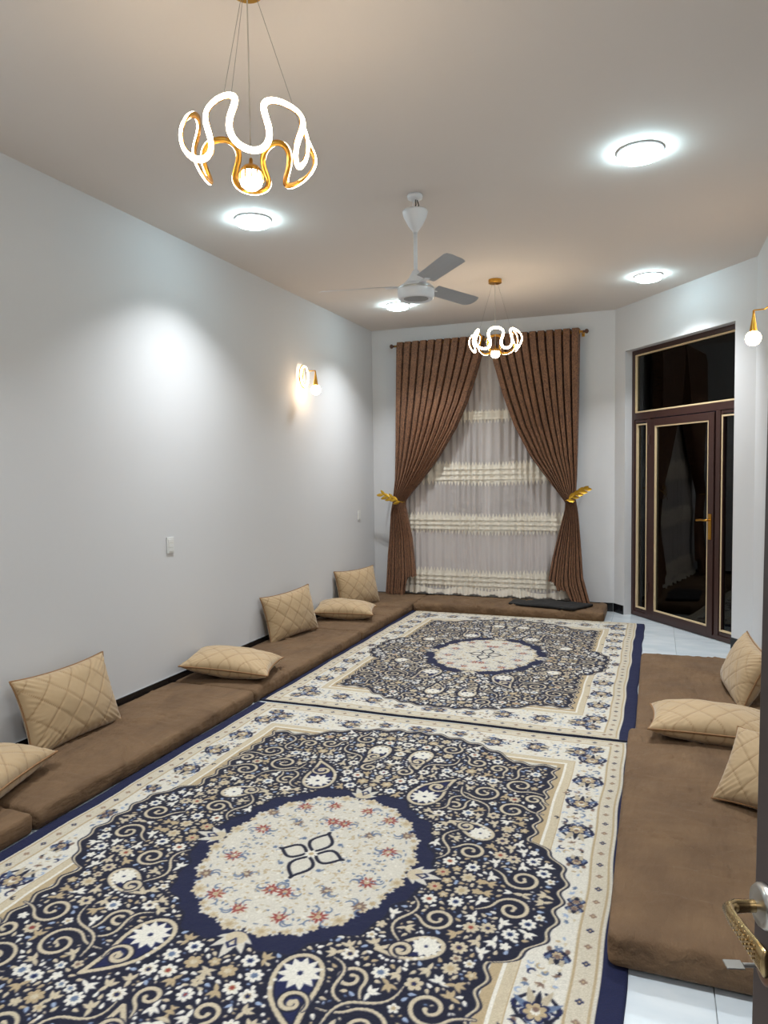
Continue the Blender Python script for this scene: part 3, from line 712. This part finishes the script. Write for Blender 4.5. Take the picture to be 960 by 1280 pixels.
pillow((-2.935, 4.52, .205), (-.25, .97, 0), (.10, -.02, 1), 'flat quilted beige pillow at the seam between two wall mattresses', 2)
pillow((-3.135, 5.80, .310), (-.24, .0, 1), (1, -.30, .24), 'quilted beige pillow leaning on the long wall, second from the camera', 1, (.96, .98, 1))
pillow((-2.975, 6.68, .200), (-.30, .95, 0), (.05, -.02, 1), 'flat quilted beige pillow between the two far leaning pillows', 0, (.93, 1, 1))
pillow((-3.130, 7.38, .308), (-.24, .08, 1), (1, -.34, .24), 'quilted beige pillow leaning on the wall nearest the curtain', 2, (1.0, .98, 1))
pillow((.553, 5.15, .275), (.44, .0, 1), (-1, -.12, .44), 'quilted beige pillow leaning beside the glazed door', 1, (.95, .88, 1))
pillow((.305, 4.24, .204), (.02, 1, 0), (.0, .0, 1), 'flat quilted beige pillow across the seam of the wide mattresses', 0)
pillow((.512, 3.40, .275), (.32, .62, .66), (-.35, -.62, .75), 'quilted beige pillow leaning half hidden by the entrance door', 2, (.72, .84, 1))


# ------------------------------------------------------------------ curtains
def interp(z, pts):
    zz = [p[0] for p in pts]; return np.interp(z, zz, [p[1] for p in pts])
YC = YB - .15
def drape(side):
    """side -1: the curtain against the long wall, +1: the one beside the canted wall. Columns run from the outer to the inner edge."""
    if side < 0:
        outer = [(.13, -3.08), (.6, -3.06), (1.1, -3.02), (1.28, -2.985), (1.5, -2.955), (2.0, -2.935), (3.14, -2.915)]
        inner = [(.13, -2.72), (.33, -2.70), (.8, -2.755), (1.18, -2.83), (1.25, -2.83), (1.33, -2.765), (1.45, -2.66), (1.62, -2.52), (1.78, -2.40), (2.10, -2.20), (2.40, -2.06), (2.70, -1.955), (3.0, -1.865), (3.14, -1.845)]
        hem = lambda s: .118 + .215 * np.clip((s - .62) / .12, 0, 1) ** 2 * (s > .6) + .008 * np.sin(s * 40)
        NP = 11
    else:
        outer = [(.11, -.665), (.4, -.745), (.8, -.775), (1.1, -.80), (1.28, -.83), (1.5, -.815), (3.14, -.785)]
        inner = [(.11, -1.06), (.3, -1.13), (.6, -1.08), (.9, -1.01), (1.15, -.945), (1.23, -.94), (1.33, -1.01), (1.45, -1.10), (1.75, -1.32), (2.10, -1.50), (2.45, -1.63), (2.8, -1.735), (3.0, -1.785), (3.14, -1.81)]
        hem = lambda s: .118 + .13 * np.clip((s - .45) / .1, 0, 1) ** 2 + .09 * np.clip((s - .78) / .08, 0, 1) + .006 * np.sin(s * 40)
        NP = 11
    nu, nv = 420, 150; s = np.linspace(0, 1, nu); P = np.zeros((nv, nu, 3)); ztop = 3.145
    hz = hem(s)
    for j in range(nv):
        f = j / (nv - 1); z = ztop + (hz - ztop) * f
        xo = interp(z, outer); xi = interp(z, inner)
        ph = NP * s + .25 * np.sin(s * 17 + side) * f
        amp = np.interp(z, [.1, .7, 1.22, 1.5, 2.2, 3.05, 3.145], [.050, .040, .030, .052, .085, .075, .055])
        wave = np.abs(np.sin(math.pi * ph)) ** .42; wave = np.clip(np.abs(np.sin(math.pi * ph)) * 2.6 - .78, 0, 1) ** .7
        sub = .16 * np.sin(2 * math.pi * ph * 2 + 3 * s) * np.clip(1.4 - np.abs(z - 1.25), 0, 1)
        y = YC + .02 - amp * (wave * 1.5 - .35 + sub)
        # cloth bunched by the holdback stands rounder and further forward
        bunch = np.exp(-((z - 1.25) / .30) ** 2); y -= .055 * bunch * np.sin(math.pi * s) ** .8
        y -= .05 * np.clip((.8 - z) / .7, 0, 1)
        x = xo + (xi - xo) * (s - .006 * np.sin(2 * math.pi * ph) * 1.5)
        P[j, :, 0] = x; P[j, :, 1] = y; P[j, :, 2] = z
    me = grid_mesh(P, 'curtain'); uvl = me.uv_layers.new(name='UVMap'); li = np.zeros(len(me.loops), np.int32); me.loops.foreach_get('vertex_index', li)
    uv = np.stack([np.tile(s * 4.0, nv), np.repeat(np.linspace(0, 3, nv), nu)], -1); uvl.data.foreach_set('uv', uv[li].astype(np.float32).ravel())
    return me
gA = 'brown brocade curtains'
c1 = tag(link('curtain', drape(-1), M['damask']), 'brown brocade curtain tied back near the long wall corner', 'curtain', gA)
c2 = tag(link('curtain', drape(1), M['damask']), 'brown brocade curtain tied back on the glazed door side', 'curtain', gA)
for c, side, x0, x1 in ((c1, -1, -2.915, -1.845), (c2, 1, -.785, -1.81)):     # brass eyelets where the rod passes through
    em = tube([(0, .022 * math.cos(t), .022 * math.sin(t)) for t in np.linspace(0, 2 * math.pi, 16, endpoint=False)], .004, 6, True); em.materials.append(M['gold'])
    for k in range(12):
        s_ = k / 11; o = bpy.data.objects.new('eyelet', em); COL.objects.link(o); o.parent = c; o.location = (x0 + (x1 - x0) * s_ * .99 + .004 * (1 if side < 0 else -1), YC + .012, 3.108)
rod = thing('curtain_rod', 'slim golden curtain rod with round brown finials above the curtains', 'curtain rod')
link('pole', tube([(-2.955, YC + .005, 3.108), (-.745, YC + .005, 3.108)], .0125, 14), M['gold'], rod, smooth=True)
for x, sg in ((-2.955, -1), (-.745, 1)):
    link('finial', lathe([(0, -.012), (.012, -.012), (.014, 0), (.010, .008), (.020, .014), (.027, .028), (.024, .042), (.010, .052), (0, .054)], 20), mat('finial_bronze', lin(92, 62, 50), .4, .5), rod, (x, YC + .005, 3.108), (0, sg * rad(90), 0), True)
for x in (-2.94, -1.827, -.762):
    bm = bmesh.new(); tube([(x, YB - .002, 3.108), (x, YC + .02, 3.108)], .007, 8, bm=bm); box_bm(bm, x - .016, x + .016, YB - .008, YB - .001, 3.075, 3.14, .002)
    link('bracket', tomesh(bm), M['gold'], rod)
# sheer curtain with cream lace tiers
def sheer_surface(xa, xb, z, off=0.):
    """depth of the pleated voile at x, z"""
    def f(x, z): return YB - .052 - off - .013 * np.sin(x * 76 + 2.2 * np.sin(x * 9) + .5 * np.sin(z * 2)) - .006 * np.sin(x * 37 + z * 1.3) - .035 * np.clip((.55 - z) / .45, 0, 1) ** 2
    return f
SF = sheer_surface(0, 0, 0)
def sheer_grid(x0, x1, z0f, z1f, nu, nv, off, flare=True):
    s = np.linspace(0, 1, nu); P = np.zeros((nv, nu, 3))
    for j in range(nv):
        z = z1f(s) + (z0f(s) - z1f(s)) * j / (nv - 1); x = x0 + (x1 - x0) * s
        P[j, :, 0] = x; P[j, :, 2] = z; P[j, :, 1] = SF(x, z) - off
    return grid_mesh(P, 'voile')
SX0, SX1 = -2.90, -.86
sh = tag(link('sheer_curtain', sheer_grid(SX0, SX1, lambda s: .135 + .010 * np.sin(s * 50), lambda s: 3.085 + 0 * s, 620, 60, 0), M['sheer']), 'white sheer curtain with cream lace tiers between the brown curtains', 'curtain')
def zig(x, p, a): t = (x / p) % 1; return a * np.abs(2 * t - 1)
for (zt, zb) in ((2.33, 2.16), (1.72, 1.42), (1.11, .84), (.44, .17)):
    f1 = lambda s, zt=zt: zt + .012 * np.sin(s * 9) - zig(SX0 + (SX1 - SX0) * s, .040, .055)
    f0 = lambda s, zb=zb: zb + .012 * np.sin(s * 9) + zig(SX0 + (SX1 - SX0) * s + .01, .040, .06)
    lb = link('lace_band', sheer_grid(SX0, SX1, f0, f1, 900, 14, .005), M['lace'], sh); lb['label'] = 'cream lace tier with zigzag fringe'
    for q in (.30, .5, .70):
        zc = zb + (zt - zb) * q; lr = link('gathered_ruffle', sheer_grid(SX0, SX1, lambda s: zc - .013 + 0 * s, lambda s: zc + .013 + .006 * np.sin(s * 500), 900, 3, .018), M['lace'], lb)
hemm = sheer_grid(SX0, SX1, lambda s: .128 + .012 * np.sin(s * 60) + zig(s, .02, .012), lambda s: .20 + .02 * np.sin(s * 21), 800, 8, .03); link('hem_ruffle', hemm, M['lace'], sh)
# gilded leaf holdbacks
def leaf_mesh(Lf, wf):
    n = 9; P = np.zeros((n, 5, 3))
    for i in range(n):
        t = i / (n - 1); w_ = wf * math.sin(math.pi * min(1, t * .96 + .04)) ** .8
        for j in range(5):
            q = (j - 2) / 2; P[i, j] = (t * Lf, q * w_, .35 * w_ * q * q + .25 * Lf * t * t)
    return grid_mesh(P, 'leaf')
def holdback(x_wall, x_in, zw, zi, label):
    t = thing('curtain_holdback', label, 'holdback', (x_wall, YB - .01, zw), group='gilded leaf holdbacks')
    sg = 1 if x_in > x_wall else -1; dx_ = x_in - x_wall; dz = zi - zw
    P = [(0, 0, 0), (0, -.12, .0), (sg * .01, -.19, 0), (dx_ * .35, -.245, dz * .4), (dx_ * .75, -.252, dz * .8), (dx_, -.22, dz), (dx_ * 1.04, -.15, dz)]
    link('arm', tube(P, .0055, 8), M['goldleaf'], t, smooth=True)
    lm = leaf_mesh(.095, .020); lm.materials.append(M['goldleaf']); rs = random.Random(int(abs(x_in) * 100))
    for k in range(9):
        q = k / 8; o = bpy.data.objects.new('leaf', lm); COL.objects.link(o); o.parent = t
        o.location = (dx_ * (.92 - q * 1.0), -.256 - .004 * (k % 2), dz * (.9 - q)); a = rad(28 * (1 if k % 2 else -1) + rs.uniform(-14, 14))
        d = Vector((-sg * math.cos(a), -.10, math.sin(a) + .35)).normalized()
        o.rotation_euler = d.to_track_quat('X', 'Z').to_euler(); o.rotation_euler.rotate_axis('X', rad(rs.uniform(60, 110)))
holdback(-3.055, -2.845, 1.315, 1.235, 'gilded leaf holdback clasping the curtain near the long wall')
holdback(-.745, -.925, 1.375, 1.255, 'gilded leaf holdback clasping the curtain on the glazed door side')

# black folded cloth on the mattress
V, F, n = round_box(.66, .34, .042, .016, .012); x, y, z = V.T
V[:, 2] = V[:, 2] * (.75 + .35 * fbm(x, y, 8, 1.2, 3)) ; V += n * (.0045 * fbm(x, y, 9, 5, 3) + .003 * np.sin(z * 420) * (1 - np.abs(n[:, 2])))[:, None]
V[:, 0] += V[:, 1] * .35; V[:, 2] = np.maximum(V[:, 2], 0)
bag = link('folded_cloth', np_mesh(V, F), M['cloth'], None, (-1.03, 7.915, .112), (0, 0, rad(-10)))
tag(bag, 'flat folded black cloth on the mattress under the curtains', 'cloth')
V, F, n = round_box(.40, .27, .018, .007, .012); x, y, z = V.T
V[:, 2] = V[:, 2] * (.9 + .4 * fbm(x, y, 18, 1.5, 3)); V[:, 2] = np.maximum(V[:, 2], 0)
f2 = link('flap', np_mesh(V, F), M['cloth'], bag, (-.30, .04, .0), (0, 0, rad(8)))

# ------------------------------------------------------------------ round ceiling lights
def ceiling_light(i, x, y, label):
    t = thing('ceiling_light', label, 'light', (x, y, H), group='round white ceiling lights')
    link('housing', lathe([(.120, 0), (.124, -.004), (.124, -.010), (.116, -.013), (.113, -.012), (.113, 0)], 48), M['white'], t, smooth=True)
    df = link('diffuser', lathe([(.1105, -.030), (.107, -.040), (.09, -.046), (0, -.048)], 48), M['face'], t, smooth=True)
    link('glowing_rim', lathe([(.111, -.004), (.111, -.030), (.1095, -.031)], 48), M['panel'], df, smooth=True)
LAB = ['round ceiling light nearest the camera on the open door side', 'round ceiling light just below the large chandelier', 'round ceiling light above the glazed door', 'round ceiling light behind the fan motor',
       'round ceiling light over the entrance on the door side', 'round ceiling light over the entrance by the long wall']
for i, (x, y) in enumerate(PANELS): ceiling_light(i, x, y, LAB[i])

# ------------------------------------------------------------------ chandeliers
def ribbon(R=.208, ZA=.088, n=6, a=.40, w=.020, th=.004, ph=0., tilt=.25):
    K = 480; C_ = []
    for k in range(K):
        t = 2 * math.pi * k / K; phi = t + a * math.sin(2 * n * t / 1.0 * .5 * 2 / 2) if False else t + a * math.sin(2 * n * t)
        z = ZA * math.cos(n * t + ph); r = R * (1.06 - .20 * (z / ZA) ** 2 + .09 * math.sin(n * t))
        C_.append(Vector((r * math.cos(phi), r * math.sin(phi), z)))
    outer = []; inner = []
    for k in range(K):
        p = C_[k]; T_ = (C_[(k + 1) % K] - C_[k - 1]).normalized(); nrm = Vector((p.x, p.y, p.z * .6)).normalized(); nrm = (nrm - T_ * nrm.dot(T_)).normalized(); b = T_.cross(nrm)
        outer.append([p + nrm * (th + q) + b * s for s, q in ((-w / 2, 0), (-w / 2, .004), (-w / 4, .008), (w / 4, .008), (w / 2, .004), (w / 2, 0))])
        inner.append([p + nrm * q + b * s for s, q in ((-w / 2 - .0008, th), (w / 2 + .0008, th), (w / 2 + .0008, 0), (-w / 2 - .0008, 0))])
    def loopm(R_):
        P = np.array([[tuple(v) for v in r] for r in R_]); P = np.concatenate([P, P[:1]], 0); return grid_mesh(P, 'ribbon', closed_u=True)
    return loopm(outer), loopm(inner), C_
RB_E, RB_G, RB_C = ribbon(n=6, a=.15, ph=0)
RB_E.materials.append(M['strip']); RB_G.materials.append(M['gold'])
def chandelier(x, y, rz, zc, label):
    t = thing('chandelier', label, 'chandelier', (x, y, H), (0, 0, rz), 'gold ribbon LED chandeliers')
    dz = zc - H
    link('ceiling_rose', lathe([(0, 0), (.060, 0), (.060, -.030), (.056, -.034), (0, -.034)], 40), M['gold'], t)
    band = link('gold_band', RB_G, None, t, (0, 0, dz)); band['label'] = 'polished gold ribbon'
    s = link('light_strip', RB_E, None, t, (0, 0, dz)); s['label'] = 'glowing warm white strip on the ribbon'
    link('cord', tube([(0, 0, -.03), (0, 0, dz - .045)], .0028, 6), M['cord'], t)
    tops = sorted(range(0, 480), key=lambda k: -RB_C[k].z)
    for q in range(3):
        k = int(q * 160) % 480; p = RB_C[k]
        link('suspension_wire', tube([(p.x * .16, p.y * .16, -.033), (p.x, p.y, dz + p.z)], .0009, 5), M['wire'], t)
    cup = link('bulb_cup', lathe([(0, -.040), (.006, -.040), (.008, -.062), (.026, -.068), (.037, -.080), (.040, -.092), (.036, -.090), (0, -.078)], 28), M['gold'], t, (0, 0, dz), smooth=True)
    bm = bmesh.new()
    for k in range(12):                                 # gold prongs of the crown
        a = 2 * math.pi * k / 12; tube([(.037 * math.cos(a), .037 * math.sin(a), -.084), (.0425 * math.cos(a), .0425 * math.sin(a), -.098), (.0445 * math.cos(a), .0445 * math.sin(a), -.122)], .003, 5, bm=bm)
    link('crown_prongs', tomesh(bm), M['gold'], cup)
    link('crystal_globe', lathe([(0, -.080), (.030, -.084), (.040, -.100), (.042, -.118), (.036, -.136), (.020, -.149), (0, -.153)], 28), M['crystal'], t, (0, 0, dz), smooth=True)
chandelier(-1.372, 2.315, rad(31.5), 2.775, 'gold ribbon chandelier hanging nearest the camera')
chandelier(-1.385, 6.60, rad(42), 2.785, 'gold ribbon chandelier hanging in front of the curtains')

# ------------------------------------------------------------------ ceiling fan
fan = thing('ceiling_fan', 'white three blade ceiling fan hanging mid room', 'ceiling fan', (-1.43, 4.40, 0))
link('ceiling_hook_plate', lathe([(0, H), (.045, H), (.050, H - .008), (.046, H - .026), (.020, H - .034), (0, H - .034)], 28), M['white'], fan, smooth=True)
for k, (a, b) in enumerate(((-.010, .004), (.006, -.006), (.012, .006))):
    link('cable', tube([(a, b, H - .03), (a * 1.7, b * 2, H - .065), (a * .6 - .004, b, H - .10), (a, b * 1.2, H - .14)], .0035, 6), M['dark'] if k else M['white'], fan)
link('canopy_cone', lathe([(0, 3.232), (.066, 3.236), (.078, 3.243), (.080, 3.233), (.073, 3.205), (.045, 3.150), (.020, 3.118), (.014, 3.105), (0, 3.105)], 36), M['white'], fan, smooth=True)
link('downrod', tube([(0, 0, 3.11), (0, 0, 2.85)], .0125, 16), M['white'], fan, smooth=True)
link('motor_cone', lathe([(0, 2.872), (.018, 2.872), (.024, 2.862), (.045, 2.825), (.072, 2.795), (.092, 2.782), (0, 2.782)], 36), M['white'], fan, smooth=True)
mo = link('motor_housing', lathe([(0, 2.782), (.095, 2.780), (.110, 2.768), (.116, 2.750), (.116, 2.712), (.110, 2.694), (.100, 2.688), (.096, 2.694), (0, 2.700)], 48), M['white'], fan, smooth=True)
link('underside_plate', lathe([(0, 2.694), (.060, 2.693), (.096, 2.697), (.100, 2.700), (.100, 2.702), (0, 2.702)], 40), mat('fan_grey', lin(150, 152, 154), .5), fan, smooth=True)
link('trim_ring', lathe([(.1155, 2.762), (.1180, 2.760), (.1180, 2.752), (.1155, 2.750)], 48), M['chrome'], mo, smooth=True)
bb = bmesh.new(); n_ = 14; rows = []
for i in range(n_):
    t = i / (n_ - 1); x = .165 + t * .475; hw = .058 + .008 * t; ed = .012 * max(0, (t - .93) / .07)
    rows.append([bb.verts.new((x - (0 if abs(j) < 2 or t < 1 else .018), j / 2 * (hw - ed), -.016 * (j / 2) * 1.0 + .004 * (j / 2) ** 2)) for j in (-2, -1, 0, 1, 2)])
for a, b in zip(rows, rows[1:]):
    for j in range(4): bb.faces.new((a[j], b[j], b[j + 1], a[j + 1]))
bmesh.ops.solidify(bb, geom=bb.faces[:], thickness=.004); bladem = tomesh(bb); bladem.materials.append(M['blade'])
irm = box(.085, .20, -.020, .020, -.006, -.001, .002); irm.materials.append(M['white'])
for a in (189, 309, 69):
    o = bpy.data.objects.new('blade', bladem); COL.objects.link(o); o.parent = fan; o.location = (0, 0, 2.778); o.rotation_euler = (0, 0, rad(a))
    q = bpy.data.objects.new('blade_iron', irm); COL.objects.link(q); q.parent = o

# ------------------------------------------------------------------ wall lamps
def sconce(x, y, z, sg, label):
    """sg: +1 when the wall is at the low-x side. x, y, z: centre of the plate on the wall"""
    t = thing('wall_lamp', label, 'lamp', (x, y, z), (0, 0, 0 if sg > 0 else math.pi), 'gold wall lamps with round bulbs')
    link('wall_plate', lathe([(0, .014), (.030, .014), (.036, .008), (.038, 0), (0, 0)], 32), M['gold'], t, (0.001, 0, -.01), (0, rad(90), 0), True)
    ring = [(.045, .088 * math.cos(a), .108 * math.sin(a)) for a in np.linspace(0, 2 * math.pi, 48, endpoint=False)]
    link('gold_hoop', tube([(p[0] - .010, p[1] * 1.02, p[2] * 1.02) for p in ring], .0055, 8, True), M['gold'], t, smooth=True)
    r = link('acrylic_ring', tube([(p[0] + .002, p[1] * .90, p[2] * .90) for p in ring], .0085, 8, True), M['ringlight'], t, smooth=True); r['label'] = 'lit clear ring'
    bm = bmesh.new(); tube([(.010, 0, -.01), (.030, 0, .0), (.034, 0, .094)], .005, 8, bm=bm); tube([(.034, 0, .094), (.10, 0, .052), (.165, 0, .050)], .005, 8, bm=bm); tube([(.010, 0, -.01), (.032, 0, -.05), (.034, 0, -.10)], .004, 8, bm=bm)
    link('arm', tomesh(bm), M['gold'], t)
    link('bulb_holder', lathe([(0, .052), (.006, .050), (.008, .02), (.014, -.02), (.024, -.085), (.026, -.094), (0, -.094)], 24), M['gold'], t, (.165, 0, 0), smooth=True)
    link('bulb', lathe([(0, -.090)] + [(.050 * math.sin(q), -.138 + .050 * math.cos(q)) for q in np.linspace(.5, math.pi - .001, 14)] + [(0, -.188)], 28), M['bulb'], t, (.165, 0, 0), smooth=True)
sconce(XL, 6.42, 2.555, 1, 'gold ring wall lamp with round bulb on the long plain wall')
sconce(XR, 5.50, 2.610, -1, 'gold ring wall lamp with round bulb beside the glazed door wall')

# ------------------------------------------------------------------ wall switches
def switch(y, z, label, wd=.078, ht=.118):
    t = thing('wall_switch', label, 'switch', (XL, y, z), group='white wall switches')
    link('face_plate', box(.0008, .009, -wd / 2, wd / 2, -ht / 2, ht / 2, .002), M['plate'], t)
    for k in (-1, 0, 1): link('rocker', box(.009, .0125, -.026, .026, k * .031 - .013, k * .031 + .013, .0012), M['plate'], t)
switch(4.30, 1.09, 'white wall switch above the leaning and flat pillows')
switch(7.86, 1.09, 'white wall switch close to the curtain corner')
